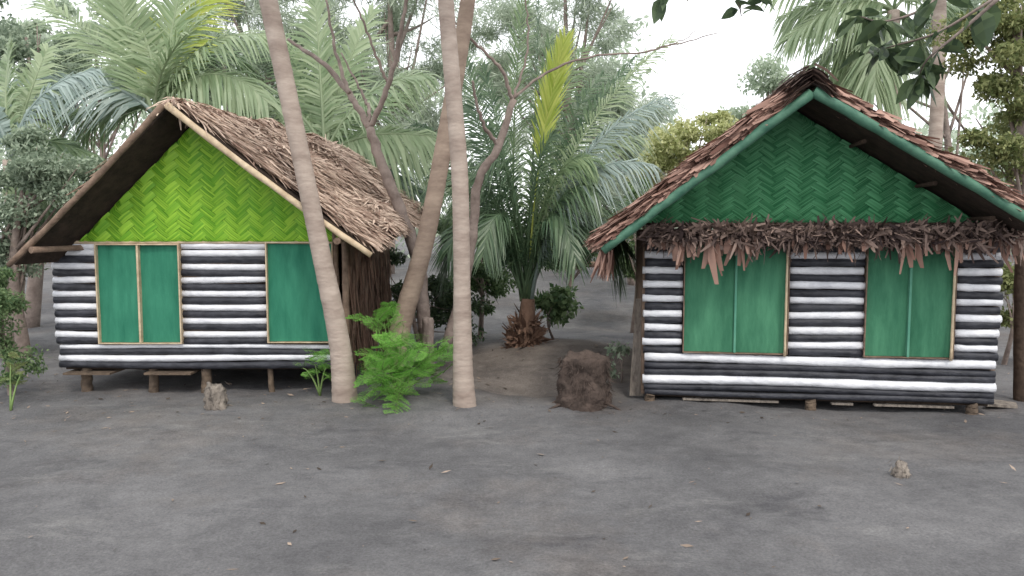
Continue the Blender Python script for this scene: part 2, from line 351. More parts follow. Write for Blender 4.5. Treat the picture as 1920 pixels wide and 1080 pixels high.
for a,b,yy in ((128,215,692),(278,365,694)):
    mb=MB(); box(mb,fr,uz(a,yy)[0],uz(b,yy)[0],-.10,.25,zb-.055,zb-.034); mb.build('loose_board','stiltwood',hut)
# roof
YA=7.25
A0=P(314,205,YA); L0=P(28,497,YA); R0=P(686,478,YA)
A1=P(635,290,10.4); R1=P(790,420,10.4); L1=Vector((A1.x-(A0.x-L0.x)+.35,10.4,L0.z+.1))
roof=MB(); slab(roof,A0,R0,R1,A1,.05); slab(roof,A0,L0,L1,A1,.05); roof=roof.build('roof','thatchdark',hut)
V1,F1=thatch(A0,R0,R1,A1,17000,17,.25,.022,.9,.2,thick=.06,s0=.03,hump=.13); V2,F2=thatch(A0,L0,L1,A1,4500,16,.26,.03,.35,.06,thick=.08,s0=.02)
V=np.concatenate([V1,V2]); Fq=np.concatenate([F1,F2+len(V1)])
n=2000; s=.02+.98*rng.random(n); hm=np.array([max(0,noise.noise(Vector((a_*7,0,2)))) for a_ in s]); p=np.array(A0)*(1-s)[:,None]+np.array(A1)*s[:,None]+rnd(n)*.045+np.array([0,0,1])*(.10+.16*hm*np.minimum(1,s*6))[:,None]; d=rnd(n); d[:,2]=-abs(d[:,2])*.4; d=unit(d)
V3,F3=ribbons(p,d,unit(rnd(n)*.5+np.array([0,0,1])),rng.uniform(.1,.26,n),rng.uniform(.015,.03,n),np.tile([0,0,-.3],(n,1)))
Fq=np.concatenate([Fq,F3+len(V)]); V=np.concatenate([V,V3])
quads('roof_thatch',V,Fq,'thatch_l',roof)
for p_,q_,r,mm in ((A0+Vector((.02,-.05,.03)),R0+Vector((.06,-.05,0)),.032,'tan'),(A0+Vector((-.02,-.05,.03)),L0+Vector((-.03,-.05,0)),.030,'oldwood')):
    mb=MB(); pts,rr=pole(p_,q_,r,sag=.03); mb.tube(pts,rr,10); mb.build('rafter',mm,roof)
for e0,e1,a0,a1 in ((L0,L1,A0,A1),(R0,R1,A0,A1)):
    mb=MB(); s0=a0.lerp(e0,.86)+Vector((0,-.08,-.06)); s1=a1.lerp(e1,.86)+Vector((0,0,-.06)); pts,rr=pole(s0,s1,.03); mb.tube(pts,rr,10); mb.build('purlin','oldwood',roof)
t=(7.7-YA)/(10.4-YA); a=A0.lerp(A1,t); l=L0.lerp(L1,t); r_=R0.lerp(R1,t)
def tri_at(fr,a,l,r_,zbse,drop=.03):
    O=fr.w(0,0,0); ua=(a-O).dot(fr.ux); ul=(l-O).dot(fr.ux); ur=(r_-O).dot(fr.ux); za=a.z-drop
    tl=(zbse-(l.z-drop))/(a.z-l.z); tr=(zbse-(r_.z-drop))/(a.z-r_.z)
    return (ul+(ua-ul)*tl,zbse),(ur+(ua-ur)*tr,zbse),(ua,za)
herring(fr,tri_at(fr,a,l,r_,zt+.012,.01),-.045,.085,4,'limeweave','limeback',hut,.85,.85)
mb=MB(); pts,rr=pole(fr.w(-.02,-.03,zt+.004),fr.w(W-.02,-.03,zt+.004),.017); mb.tube(pts,rr,8); mb.build('head_rail','tan',hut)
# ================================================================ RIGHT HUT
fr2=Frame(P(1206,742,7.25),P(1862,757,6.8)); W2=fr2.W; zb2=.5*(P(1206,742,7.25).z+P(1862,757,6.8).z)
hut2=empty('wooden_hut',fr2.w(W2/2,1.5,0),'striped log hut with dark green woven gable and leaf awning, at right','hut',rz=fr2.rz)
q=lambda px,py,v=0: fr2.hit(px,py,v)
zs2=q(1530,668)[1]; zt2=q(1530,430)[1]
h=(zs2-zb2)/78
mb=MB(); log_rows(mb,fr2,0,W2,zb2,[('b',11*h),('b',11*h),('w',16*h),('b',12*h),('b',12*h),('w',16*h)]); mb.build('base_logs',['white','black'],hut2)
wa=(q(1280,600)[0],q(1476,600)[0]); wb=(q(1618,600)[0],q(1786,600)[0])
nr=17; h=(zt2-zs2)/nr; seq=[('b' if i%2==0 else 'w',h) for i in range(nr)]
for a,b in ((-.01,wa[0]-.002),(wa[1]+.002,wb[0]-.002),(wb[1]+.002,W2+.01)):
    mb=MB(); log_rows(mb,fr2,a,b,zs2,seq,jit=.014); mb.build('log_panel',['white','black'],hut2)
window(fr2,hut2,wa,zs2+.015,zt2-.05,-.01,'oldwood','screen2','strip',.010,True)
window(fr2,hut2,wb,zs2+.01,zt2-.05,-.01,'oldwood','screen2','strip',.010,True)
D2=3.0
mb=MB(); box(mb,fr2,-.02,.02,.04,D2,zb2,zt2); box(mb,fr2,W2-.02,W2+.02,.04,D2,zb2,zt2); box(mb,fr2,.02,W2-.02,D2-.04,D2,zb2,zt2); mb.build('rear_walls','oldwood',hut2)
mb=MB(); box(mb,fr2,.02,W2-.02,.05,D2-.05,zb2-.02,zb2+.03); mb.build('floor','darkwood',hut2)
for a,b in ((1280,1460),(1560,1600),(1640,1790)):
    mb=MB(); box(mb,fr2,q(a,750)[0],q(b,750)[0],.0,.05,zb2-.045,zb2-.024); mb.build('loose_board','stumpgrey',hut2)
for px in (1218,1520,1823):
    for v in (.0,1.5,2.9):
        u=q(px,750)[0]; g0=fr2.w(u,v,0); mb=MB(); pts,rr=pole((g0.x,g0.y,gh(g0.x,g0.y)-.06),(g0.x,g0.y,zb2-.001),.055,False); mb.tube(pts,rr,9); mb.build('stilt','stiltwood',hut2)
B0=P(1517,176,6.42); BL0=P(1136,470,6.72); BR0=P(1945,432,6.15)
dv=fr2.uy*3.7; B1=B0+dv; BL1=BL0+dv; BR1=BR0+dv
rf=MB(); slab(rf,B0,BL0,BL1,B1,.09); slab(rf,B0,BR0,BR1,B1,.09); rf=rf.build('roof','thatchdark',hut2)
V1,F1=thatch(B0,BL0,BL1,B1,7500,15,.28,.045,.28,.16,thick=.12); V2,F2=thatch(B0,BR0,BR1,B1,7500,15,.28,.045,.28,.16,thick=.12)
n=1500; s=rng.random(n)**1.3; p=np.array(B0)*(1-s)[:,None]+np.array(B1)*s[:,None]+np.array([0,0,1])*rng.uniform(.08,.22,n)[:,None]-np.array(fr2.uy)*.10+rnd(n)*.03; sg=rng.choice([-1,1],n)
d=unit(np.array(fr2.ux)[None,:]*sg[:,None]+rnd(n)*.2+np.array([0,0,-.30])); V3,F3=ribbons(p,d,unit(rnd(n)*.3+np.array([0,0,1])),rng.uniform(.12,.26,n),rng.uniform(.03,.06,n),np.tile([0,0,-.4],(n,1)),(.9,1,.6))
VV=[V1,V2];FF=[F1,F2+len(V1)]; off=len(V1)+len(V2)
for e,hi in ((BL0,.15),(BR0,.19)):
    n=4200; s=rng.random(n)**.9*.95; dn=np.array((e-B0).normalized()); nm=np.array((e-B0).normalized().cross(fr2.uy)); nm=nm*np.sign(nm[2])
    hm=np.array([.75+.5*noise.noise(Vector((a_*9,hi*50,0))) for a_ in s])
    p=np.array(B0)+np.array(e-B0)*s[:,None]+nm*(.03+rng.random(n)*(hi-.03)*hm)[:,None]-np.array(fr2.uy)*rng.uniform(-.25,.03,n)[:,None]
    d=unit(dn*rng.uniform(.7,1,n)[:,None]-np.array(fr2.uy)*rng.uniform(-.4,.35,n)[:,None]+nm*rng.uniform(-.10,.16,n)[:,None])
    v_,f_=ribbons(p,d,unit(nm*.6-np.array(fr2.uy)*.5+rnd(n)*.6),rng.uniform(.08,.24,n),rng.uniform(.014,.042,n),rnd(n)*.12,(.9,1,.6)); VV.append(v_); FF.append(f_+off); off+=len(v_)
n=700; p=np.array(BL0)+np.array(fr2.uy)*rng.uniform(0,3.6,n)[:,None]+rnd(n)*.05; d=unit(np.array([[-.15,0,-1]])+rnd(n)*.2)
v_,f_=ribbons(p,d,unit(rnd(n)+np.array([-1,-.5,0])),rng.uniform(.1,.3,n),rng.uniform(.015,.035,n),rnd(n)*.2); VV.append(v_);FF.append(f_+off)
quads('roof_thatch',np.concatenate(VV),np.concatenate(FF),'thatch_r',rf)
quads('ridge_cap',V3,F3,'fringe',rf)
for p_,q_ in ((B0+Vector((0,-.04,.0)),BL0+Vector((-.03,-.04,0))),(B0+Vector((.02,-.05,.01)),BR0+Vector((.06,-.04,0)))):
    mb=MB(); pts,rr=pole(p_,q_,.043); mb.tube(pts,rr,12); mb.build('rafter','greenpole',rf)
for e0,e1 in ((BL0,BL1),(BR0,BR1)):
    for f in (.3,.62,.88):
        mb=MB(); s0=B0.lerp(e0,f)+Vector((0,.2,-.035)); s1=B1.lerp(e1,f)+Vector((0,0,-.035)); pts,rr=pole(s0,s1,.018); mb.tube(pts,rr,10); mb.build('purlin','darkwood',rf)
t=(.42)/3.7; zg=q(1530,418)[1]
l_=BL0+dv*t; a_=B0+dv*t; r2=BR0+dv*t
herring(fr2,tri_at(fr2,a_,l_,r2,zg),-.04,.085,5,'greenweave','greenback',hut2,.66,1.1)
# leaf awning
va=-.30
ua,ub=q(1212,440,va)[0],q(1915,440,va)[0]; za_=q(1530,436,va)[1]
mb=MB(); pts,rr=pole(fr2.w(ua,va,za_),fr2.w(ub,va,za_),.022); mb.tube(pts,rr,8); pts,rr=pole(fr2.w(ua,-.05,za_+.07),fr2.w(ub,-.05,za_+.07),.022); mb.tube(pts,rr,8)
aw=mb.build('leaf_awning','darkwood',hut2)
n=5600; u=rng.uniform(ua,ub,n); p=np.array([tuple(fr2.w(a_,va+U(-.06,.2),za_+U(-.09,.06)+.045*noise.noise(Vector((a_*5,0,0))))) for a_ in u]); d=rnd(n); d[:,2]-=.45; d[:,1]-=.3; d=unit(d); d[:,2]=np.minimum(d[:,2],.35)
v1,f1=ribbons(p,d,rnd(n),rng.uniform(.04,.12,n)*rng.choice([.6,1,1.3],n),rng.uniform(.008,.042,n),rnd(n)*.9,(.7,1,.4)); quads('curled_leaves',v1,f1,'fringe',aw)
pos=[];LL=[]
for a,b,c,lo,hi in ((1262,1345,15,.14,.33),(1345,1430,12,.10,.30),(1430,1560,6,.05,.16),(1560,1590,3,.12,.22),(1590,1690,6,.05,.18),(1690,1815,20,.10,.32),(1215,1262,4,.08,.2),(1815,1870,5,.05,.15),(1870,1915,8,.12,.32)):
    for _ in range(c): uu=q(U(a,b),440,va)[0]; pos.append(tuple(fr2.w(uu,va-.03+U(-.03,.05),za_-.05))); LL.append(U(lo,hi))
pos.append(tuple(fr2.w(q(1330,440,va)[0],va-.05,za_-.02))); LL.append(.46)
p=np.array(pos); n=len(p); d=unit(np.array([[0,-.05,-1.]])+rnd(n)*.15); N=unit(np.array([[0,-1,0.]])+rnd(n)*.7)
v1,f1=ribbons(p,d,N,np.array(LL),rng.uniform(.03,.075,n),rnd(n)*.25,(.5,1,.5)); quads('hanging_leaf_strips',v1,f1,'strand',aw)
# ---------------------------------------------------------------- palms
def frond_arrays(p0,p1,p2,L,n,droop,w,start=.12,aup=.15,roll=0,base=.14,fwd=(28,35)):
    P_=[];D=[];N=[];LL=[];B=[];Wd=[]
    for i in range(n):
        t=start+(1-start)*(i+.5)/n; c=bez(p0,p1,p2,t); tg=((p1-p0)*(1-t)+(p2-p1)*t).normalized()
        sd=tg.cross(Vector((0,0,1))); sd=sd.normalized() if sd.length>.05 else Vector((1,0,0)); nm=sd.cross(tg).normalized()
        rt=Matrix.Rotation(roll,3,tg); sd=rt@sd; nm=rt@nm
        tt=(t-start)/(1-start)
        ll=L*(math.sin(math.pi*(base+.80*tt))**.6); a=R(fwd[0]+fwd[1]*t)
        for s in (-1,1):
            d=(sd*s*math.cos(a)+tg*math.sin(a)+nm*U(aup-.15,aup+.15)+Vector((U(-1,1),U(-1,1),U(-1,1)))*.08).normalized()
            P_.append(c);D.append(d);N.append((nm+Vector((U(-1,1),U(-1,1),U(-1,1)))*.3).normalized());LL.append(ll*U(.8,1.1)); B.append(Vector((0,0,-droop*U(.6,1.3)))); Wd.append(w*U(.7,1.2))
    return ribbons(np.array(P_),np.array(D),np.array(N),np.array(LL),np.array(Wd),np.array(B),(.6,1,.12))
def frond(parent,p0,pm,p2,L=.5,n=46,droop=.5,w=.03,m='frond',r=.016,label=None,start=.12,aup=.15,roll=None,fwd=(28,35)):
    p0,pm,p2=Vector(p0),Vector(pm),Vector(p2); p1=pm*2-(p0+p2)/2; p1=pm.lerp(p1,.75)
    if roll is None: roll=U(.35,1.0)*(1 if p2.x>p0.x else -1)
    mb=MB(); k=14; pts=[bez(p0,p1,p2,i/k) for i in range(k+1)]; mb.tube(pts,[r*(1.6-1.45*i/k) for i in range(k+1)],6,0)
    v,f=frond_arrays(p0,p1,p2,L,n,droop,w,start,aup,roll,fwd=fwd)
    b=len(mb.v); mb.v+=[tuple(x) for x in v]; mb.f+=[tuple(x) for x in (f+b)]; mb.m+=[0]*len(f); mb.sm+=[False]*len(f)
    o=mb.build('frond',m,parent)
    if label: o['label']=label
    return o
def crown(parent,c,nf,Lf,m='frond'):
    c=Vector(c)
    for i in range(nf):
        a=2*math.pi*i/nf+U(-.2,.2); el=U(-.1,1.0); d=Vector((math.cos(a),math.sin(a),0)); l=Lf*U(.8,1.1)
        frond(parent,c,c+d*l*.45+Vector((0,0,l*.3*el+.2)),c+d*l*.95+Vector((0,0,l*(.45*el-.45))),L=.55,n=26,droop=.6,w=.045,m=m,roll=0)
def palm_trunk(name,label,pts,rads,m):
    t=empty(name,pts[0],label,'palm tree')
    c=curve(pts,170); n=len(c); mb=MB(); rr=[]
    for i in range(n):
        s=i/(n-1)*(len(rads)-1); k=min(int(s),len(rads)-2); r=rads[k]+(rads[k+1]-rads[k])*(s-k)
        rr.append(r*(1.0+(.025 if i%4==0 else 0)+U(-.012,.012)))
    mb.tube(c,rr,16); mb.build('trunk',m,t); crown(t,c[-1],9,2.4); return t
g1=P(648,735,7.15); 
palm_trunk('coconut_palm','leaning pale palm trunk crossing the front of the left hut, beside its right corner',
  [Vector((g1.x,7.15,-.06)),P(636,640,7.15),P(597,450,7.15),P(545,200,7.15),P(503,0,7.15),P(470,-170,7.15),P(445,-420,7.2),P(440,-750,7.3)],[.13,.10,.088,.085,.085,.08,.08,.075],'palmtrunk')
palm_trunk('coconut_palm','thick brown palm trunk leaning right out of the bright bush, middle of three big trunks',
  [P(735,690,8.1),P(755,600,8.1),P(800,440,8.1),P(838,240,8.1),P(864,90,8.1),P(880,-20,8.1),P(905,-200,8.2),P(935,-480,8.3)],[.125,.11,.097,.090,.083,.078,.078,.075],'palmtrunk2')
palm_trunk('coconut_palm','slim straight grey palm trunk standing alone right of the bright green bush',
  [P(872,778,7.0),P(868,690,7.0),P(866,520,7.0),P(862,330,7.0),P(848,150,7.0),P(836,0,7.0),P(825,-200,7.0),P(815,-520,7.0)],[.118,.095,.078,.078,.075,.072,.07,.065],'palmtrunk')
# young palm
yp=empty('young_palm',P(985,662,10.05),'young coconut palm with a fibrous brown base and spreading fronds, between the huts','palm tree')
mb=MB(); pts=[P(985,676,10.05),P(985,650,10.05),P(986,625,10.05),P(988,595,10.05),P(990,560,10.05)]
mb.tube(curve(pts,10),[.24,.25,.24,.21,.18,.15,.13,.12,.11,.10,.09],12); mb.build('trunk','fibre',yp)
n=420; a=rng.uniform(0,2*np.pi,n); hh=rng.uniform(0,.45,n); rr=.23-.28*hh; cb=np.array(P(985,665,10.05))
p=np.stack([cb[0]+rr*np.cos(a),cb[1]+rr*np.sin(a),cb[2]+.02+hh],1); d=unit(np.stack([np.cos(a)*.4,np.sin(a)*.4,rng.uniform(-.9,1.0,n)],1)+rnd(n)*.3)
v,f=ribbons(p,d,rnd(n),rng.uniform(.08,.2,n),rng.uniform(.02,.06,n),rnd(n)*.4); quads('husk_fibre',v,f,'fibre',yp)
YP=[((1005,330),(1060,72),9.9,'frond_y',.42,.15,1.3),((930,330),(868,100),10.3,'frond_d',.45,.5,-1),((960,300),(985,-30),10.6,'frond',.42,.3,1.2),((1070,280),(1258,72),10.0,'frond_p',.42,.8,.9),
((1075,310),(1245,185),9.6,'frond_b',.48,.9,.8),((1070,340),(1225,310),9.2,'frond_b',.46,1.0,.7),((900,370),(815,330),9.8,'frond_d',.45,.9,-.8),((905,410),(840,470),9.6,'frond_d',.42,.8,-.6),
((1070,400),(1175,470),9.7,'frond_d',.46,.8,.6),((1040,290),(1130,140),10.8,'frond_d',.5,.7,.9),((930,300),(870,200),11,'frond_d',.45,.8,-.9),((1030,390),(1080,490),9.2,'frond_d',.40,.7,.5),
((945,390),(905,480),9.2,'frond_d',.40,.7,-.5),((1085,380),(1195,390),11.2,'frond_d',.48,.9,.8),((890,330),(780,230),11.2,'frond_d',.45,.8,-.9),((1025,270),(1095,90),10.9,'frond',.45,.6,1),
((1012,310),(1030,70),10.4,'frond',.42,.4,1.2),((1065,330),(1200,255),10.4,'frond_p',.46,.9,.9),((910,370),(840,400),10.8,'frond',.45,.9,-.8),((1055,300),(1190,110),10.3,'frond_d',.48,.8,.9),((950,320),(905,120),9.9,'frond_d',.42,.6,-1),((1000,300),(1010,0),10.8,'frond_d',.42,.4,-1.2),((1050,360),(1150,420),10.6,'frond',.46,.8,.7),((890,400),(830,520),10.3,'frond_d',.45,.9,-.6),((1085,390),(1165,520),10.2,'frond_d',.45,.9,.6),
((1030,340),(1110,300),9.4,'frond',.44,.8,.8),((960,340),(920,300),9.5,'frond_d',.44,.8,-.8),((1000,340),(1040,250),9.5,'frond_d',.42,.6,1.1),((1045,370),(1120,360),9.3,'frond_d',.44,.9,.7),((930,370),(880,330),9.6,'frond_d',.44,.9,-.8)]
for (m1,t1,Yt,mm,ll,dr,rl) in YP:
    yel=mm=='frond_y'
    frond(yp,P(987+U(-10,10),565,10.05),P(m1[0],m1[1],(10.05+Yt)/2),P(t1[0],t1[1],Yt),L=ll*1.3,n=80 if not yel else 64,droop=dr,w=.025 if not yel else .030,m=mm,r=.015 if not yel else .011,label='bright yellow-green young frond' if yel else None,start=.14 if not yel else .56,aup=.1,roll=rl,fwd=(28,35) if not yel else (54,18))
def bgpalm(label,cpx,Yc,fr_list,trunkbase,L=.75,w=.045,tr=.12,n=64):
    c=P(cpx[0],cpx[1],Yc); base=Vector((c.x+trunkbase,Yc,gh(c.x,Yc)-.05))
    t=empty('coconut_palm',base,label,'palm tree')
    mb=MB(); cc=curve([base,base.lerp(c,.5)+Vector((.1,0,0)),c],40); mb.tube(cc,[tr*(1.2-.4*i/40)*(1.03 if i%2 else 1) for i in range(41)],12); mb.build('trunk','palmtrunk',t)
    for (mid,tip,dY,mm,dr) in fr_list: frond(t,c,P(mid[0],mid[1],Yc+dY*.5),P(tip[0],tip[1],Yc+dY),L=L,n=n,droop=dr,w=w,m=mm,r=.022)
    return t
bgpalm('coconut palm with broad pale fronds rising directly behind the left hut roof',(290,215),11.6,[((245,90),(222,-50),0,'frond_p',.2),((320,70),(345,-60),.5,'frond_p',.3),((380,80),(515,70),-.5,'frond_p',.6),((390,130),(500,190),-.8,'frond_p',.8),
 ((200,90),(60,-10),.5,'frond_p',.5),((180,150),(-10,170),-.3,'frond_b',.8),((200,190),(60,250),.6,'frond',.8),((330,60),(425,-20),1,'frond_y',.3),((390,90),(470,130),1.2,'frond',.7),((225,180),(130,280),1.0,'frond',.9),((350,150),(420,240),.9,'frond_p',.9),((270,50),(150,-60),.3,'frond_p',.5),((310,110),(400,20),-.4,'frond_p',.4)],.3,L=.8)
bgpalm('coconut palm with drooping pale fronds seen between leaning trunk and middle trunk',(610,290),11.2,[((690,170),(805,140),-.4,'frond_p',.7),((700,250),(830,260),-.6,'frond_p',.9),((680,300),(800,370),-.3,'frond_d',.9),((550,200),(455,190),.3,'frond_p',.9),((640,150),(700,20),.8,'frond_p',.4),((570,150),(510,60),1,'frond',.5),
 ((600,130),(590,-20),.6,'frond_p',.4),((680,210),(770,170),1.2,'frond',.8),((550,230),(470,280),.7,'frond',.9),((660,280),(720,380),.6,'frond_d',.9),((730,260),(850,330),.9,'frond_p',.9)],.25,L=.72)
bgpalm('coconut palm with bluish drooping fronds at the far left edge',(20,300),10.5,[((70,180),(180,130),0,'frond_b',.9),((90,260),(200,310),.4,'frond',.9),((-20,200),(-90,200),0,'frond_b',.8),((50,190),(90,90),.8,'frond_p',.7),((80,310),(170,400),.5,'frond',.9),((10,180),(20,80),.5,'frond_p',.6),((60,340),(110,430),-.3,'frond',.8)],-.2,L=.6)
bgpalm('tall coconut palm with pale crown above the right hut, left of the far bare trunk',(1675,20),15,[((1590,0),(1480,70),0,'frond_p',.9),((1600,50),(1500,150),.5,'frond_p',.9),((1620,80),(1560,190),0,'frond_p',.9),((1720,50),(1740,150),.6,'frond_p',.9),((1650,80),(1640,170),-.6,'frond_p',.8),((1580,-60),(1440,-20),.5,'frond_p',.8),
 ((1740,-20),(1830,60),0,'frond_p',.9),((1690,-70),(1700,-160),0,'frond',.5),((1570,0),(1470,30),1,'frond_p',.9),((1620,100),(1600,230),.7,'frond_p',.8)],0,L=.9,w=.06,tr=.14)
bgpalm('tall slim coconut palm trunk at right whose crown is above the picture',(1766,-260),13,[((1766+a,-330),(1766+b_,-250),c_,'frond',.8) for a,b_,c_ in ((-130,-260,0),(130,260,0),(40,80,2),(-60,-100,-2),(-90,-200,1.5),(100,190,-1.5),(0,20,-2.5))],0,L=.7,tr=.105)
# ---------------------------------------------------------------- thin bare trees
def thin_tree(label,stems,Y,rad,m='bark'):
    b=stems[0][0]; base=P(*b,Y); t=empty('slender_tree',(base.x,Y,gh(base.x,Y)),label,'tree')
    for k,(s) in enumerate(stems):
        pts=[P(a,b_,Y+ (0 if k==0 else .15*j*(1 if k%2 else -1))) for j,(a,b_) in enumerate(s)]
        r0,r1=rad[k]; c=curve(pts,24); mb=MB(); mb.tube([x+Vector((U(-1,1),0,U(-1,1)))*.012 for x in c],[(r0+(r1-r0)*i/24)*U(.92,1.08) for i in range(25)],9)
        mb.build('trunk' if k==0 else 'branch',m,t)
    return t
thin_tree('slender bare forked tree rising behind the right slope of the left hut roof',[[(800,640),(785,500),(765,430),(733,350),(706,280),(692,238)],[(692,240),(655,175),(600,115),(538,72)],[(694,238),(728,160),(748,80),(765,-20)],[(655,175),(628,90),(608,-20)],[(728,160),(700,90),(660,-10)],[(692,230),(690,200),(676,170),(640,100)]],9.0,[(.085,.055),(.045,.018),(.038,.016),(.026,.012),(.02,.01),(.026,.01)])
thin_tree('slender crooked tree between the grey trunk and the young palm, branch reaching far right',[[(838,650),(868,540),(888,430),(898,335),(935,275),(962,185)],[(962,185),(1010,145),(1090,110),(1200,98),(1280,80),(1345,62)],[(960,190),(940,130),(890,80),(840,30)],[(1200,98),(1280,75),(1330,30)],[(935,275),(905,230),(885,150)],[(962,185),(990,90),(985,-20)]],8.7,[(.07,.04),(.018,.005),(.024,.010),(.007,.003),(.025,.014),(.016,.008)])
# ---------------------------------------------------------------- foliage trees
def tree(name,label,cat,blobs,Y,n,ls,m,clump=.35,needle=False,trunkpx=None,tr=.12,depth=1.0,bark='bark'):
    B=[]
    for (px,py,rx,ry) in blobs:
        c=P(px,py,Y); B.append((c,rx/F*Y,ry/F*Y))
    tx=(P(trunkpx,430,Y).x if trunkpx is not None else B[0][0].x)
    base=Vector((tx,Y,gh(tx,Y)-.05)); t=empty(name,base,label,cat)
    top=max(b[0].z for b in B); tp=Vector((sum(b[0].x for b in B)/len(B),Y,top))
    mb=MB(); mid=base.lerp(tp,.5)+Vector((U(-.2,.2),U(-.2,.2),0)); c=curve([base,mid,tp],20); mb.tube(c,[tr*(1.15-.95*i/20) for i in range(21)],9)
    for (c0,rx,rz) in B:
        for k in range(4):
            s=c[int(U(6,17))]; e=c0+Vector((U(-.7,.7)*rx,U(-.7,.7)*rx*depth,U(-.5,.7)*rz)); mm_=s.lerp(e,.5)+Vector((0,0,-.1*rz)); mb.tube([bez(s,mm_,e,j/6) for j in range(7)],[tr*.35*(1-.85*j/6) for j in range(7)],5)
    mb.build('trunk',bark,t)
    area=[b[1]*b[2] for b in B]; tot=sum(area); VV=[];FF=[];off=0
    for (c0,rx,rz),ar in zip(B,area):
        nn_=int(n*ar/tot); nc=max(6,int(ar/(clump**2)*2.2)); u=rnd(nc)*(rng.random(nc)**.45)[:,None]
        cc=np.array(c0)+u*np.array([rx,rx*depth,rz]); k=rng.integers(0,nc,nn_); cs=rng.uniform(.5,1.2,nc)*clump
        g_=rng.normal(size=(nn_,3)); g_=g_/np.maximum(1,np.linalg.norm(g_,axis=1,keepdims=True)/2.0)
        p=cc[k]+g_*(cs[k]*.5)[:,None]*np.array([1,1,.6])
        if needle:
            d=rnd(nn_)*.8+(u[k]*.6)+np.array([0,0,-.3]); d=unit(d); v,f=rhomb(p,d,rnd(nn_),rng.uniform(ls*.6,ls*1.4,nn_),np.full(nn_,ls*.07))
        else:
            d=rnd(nn_); d[:,2]-=.4; d=unit(d); v,f=rhomb(p,d,unit(rnd(nn_)+np.array([0,0,.7])),rng.uniform(ls*.6,ls*1.3,nn_),rng.uniform(ls*.3,ls*.6,nn_))
        VV.append(v);FF.append(f+off);off+=len(v)
    quads('crown' if cat=='tree' else 'foliage',np.concatenate(VV),np.concatenate(FF),m,t); return t
T=tree
T('broadleaf_tree','grey-green broadleaf tree at the far left, filling the upper corner','tree',[(30,70,110,80),(110,170,110,80),(20,230,90,90)],13,14000,.10,'leaf_grey_hazed',.4)
T('broadleaf_tree','leafy tree crowding the left wall of the lime-gabled hut','tree',[(40,400,110,90),(120,330,90,60),(10,520,70,60),(60,300,80,50)],9.8,15000,.075,'leaf_grey_hazed',.3,trunkpx=35,tr=.08)
T('shrub','dark shrub with small leaves on the left edge of the clearing','shrub',[(15,600,50,70),(30,690,35,45),(-30,560,60,60)],7.6,6000,.05,'leaf_g',.16,tr=.03)
T('broadleaf_tree','dense green tree behind the ridge of the left hut roof','tree',[(420,150,120,90),(300,120,110,80),(540,230,90,70)],15,11000,.13,'leaf_grey_hazed',.5)
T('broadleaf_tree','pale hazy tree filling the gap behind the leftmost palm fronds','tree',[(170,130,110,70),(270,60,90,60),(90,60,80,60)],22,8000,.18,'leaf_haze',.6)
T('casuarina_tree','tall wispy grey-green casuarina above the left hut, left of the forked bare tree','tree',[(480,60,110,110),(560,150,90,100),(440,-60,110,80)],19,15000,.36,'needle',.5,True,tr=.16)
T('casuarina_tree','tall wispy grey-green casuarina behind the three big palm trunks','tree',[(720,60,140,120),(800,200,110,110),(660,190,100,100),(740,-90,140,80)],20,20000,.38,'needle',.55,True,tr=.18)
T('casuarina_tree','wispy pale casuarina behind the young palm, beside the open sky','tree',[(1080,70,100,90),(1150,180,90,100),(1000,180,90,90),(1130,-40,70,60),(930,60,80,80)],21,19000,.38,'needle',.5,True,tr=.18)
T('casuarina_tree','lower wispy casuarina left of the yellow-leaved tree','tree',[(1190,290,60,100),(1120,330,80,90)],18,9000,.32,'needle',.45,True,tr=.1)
T('broadleaf_tree','yellow-green small-leaved tree against the sky left of the right hut','tree',[(1290,245,80,60),(1240,310,60,60),(1330,290,70,70),(1220,380,50,60)],15,14000,.10,'leaf_y',.35,trunkpx=1280)
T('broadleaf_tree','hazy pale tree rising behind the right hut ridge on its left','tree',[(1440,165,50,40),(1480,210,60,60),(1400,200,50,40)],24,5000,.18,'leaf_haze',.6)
T('broadleaf_tree','olive leafy tree at the right edge above the right hut eave','tree',[(1880,90,90,90),(1900,230,90,70),(1860,300,60,40),(1930,0,100,80)],9.5,14000,.075,'leaf_olive',.3,trunkpx=1950)
T('broadleaf_tree','tall grey-green tree behind the far palm trunks at upper right','tree',[(1590,130,60,60),(1800,30,80,60),(1840,340,60,60)],18,7000,.13,'leaf_grey_hazed',.5,trunkpx=1800)
T('shrub','dark dense shrub behind the base of the middle palm trunk','shrub',[(790,560,70,60),(850,600,50,40),(720,520,60,60)],10.6,7000,.08,'leaf_d',.25,tr=.04)
T('shrub','green shrub behind and left of the young palm','shrub',[(900,560,55,50),(930,500,70,60),(860,430,60,60)],11.5,8500,.08,'leaf_g',.25,tr=.04)
T('shrub','low green plant beside the husky base of the young palm, on its right','shrub',[(1040,570,32,22),(1055,550,20,18)],11.0,1100,.12,'leaf_g',.2,tr=.02)
T('shrub','dark shrub at the back of the path between the huts','shrub',[(1050,460,80,45),(1130,420,80,70)],14,9000,.09,'leaf_g',.3,tr=.05)
T('shrub','green shrub pressing behind the left eave of the right hut','shrub',[(1190,400,60,80),(1180,470,40,40)],12.5,7000,.08,'leaf_g',.3,tr=.05)
T('shrub','pale shrub seen past the right wall of the right hut','shrub',[(1890,520,28,50),(1905,600,30,40)],9.5,2500,.07,'leaf_olive',.2,tr=.03)
T('shrub','tiny sprigs of weed beside the root ball left of right hut','shrub',[(1165,655,14,16),(1150,690,10,12)],8.2,160,.07,'leaf_grey_hazed',.1,tr=.008)
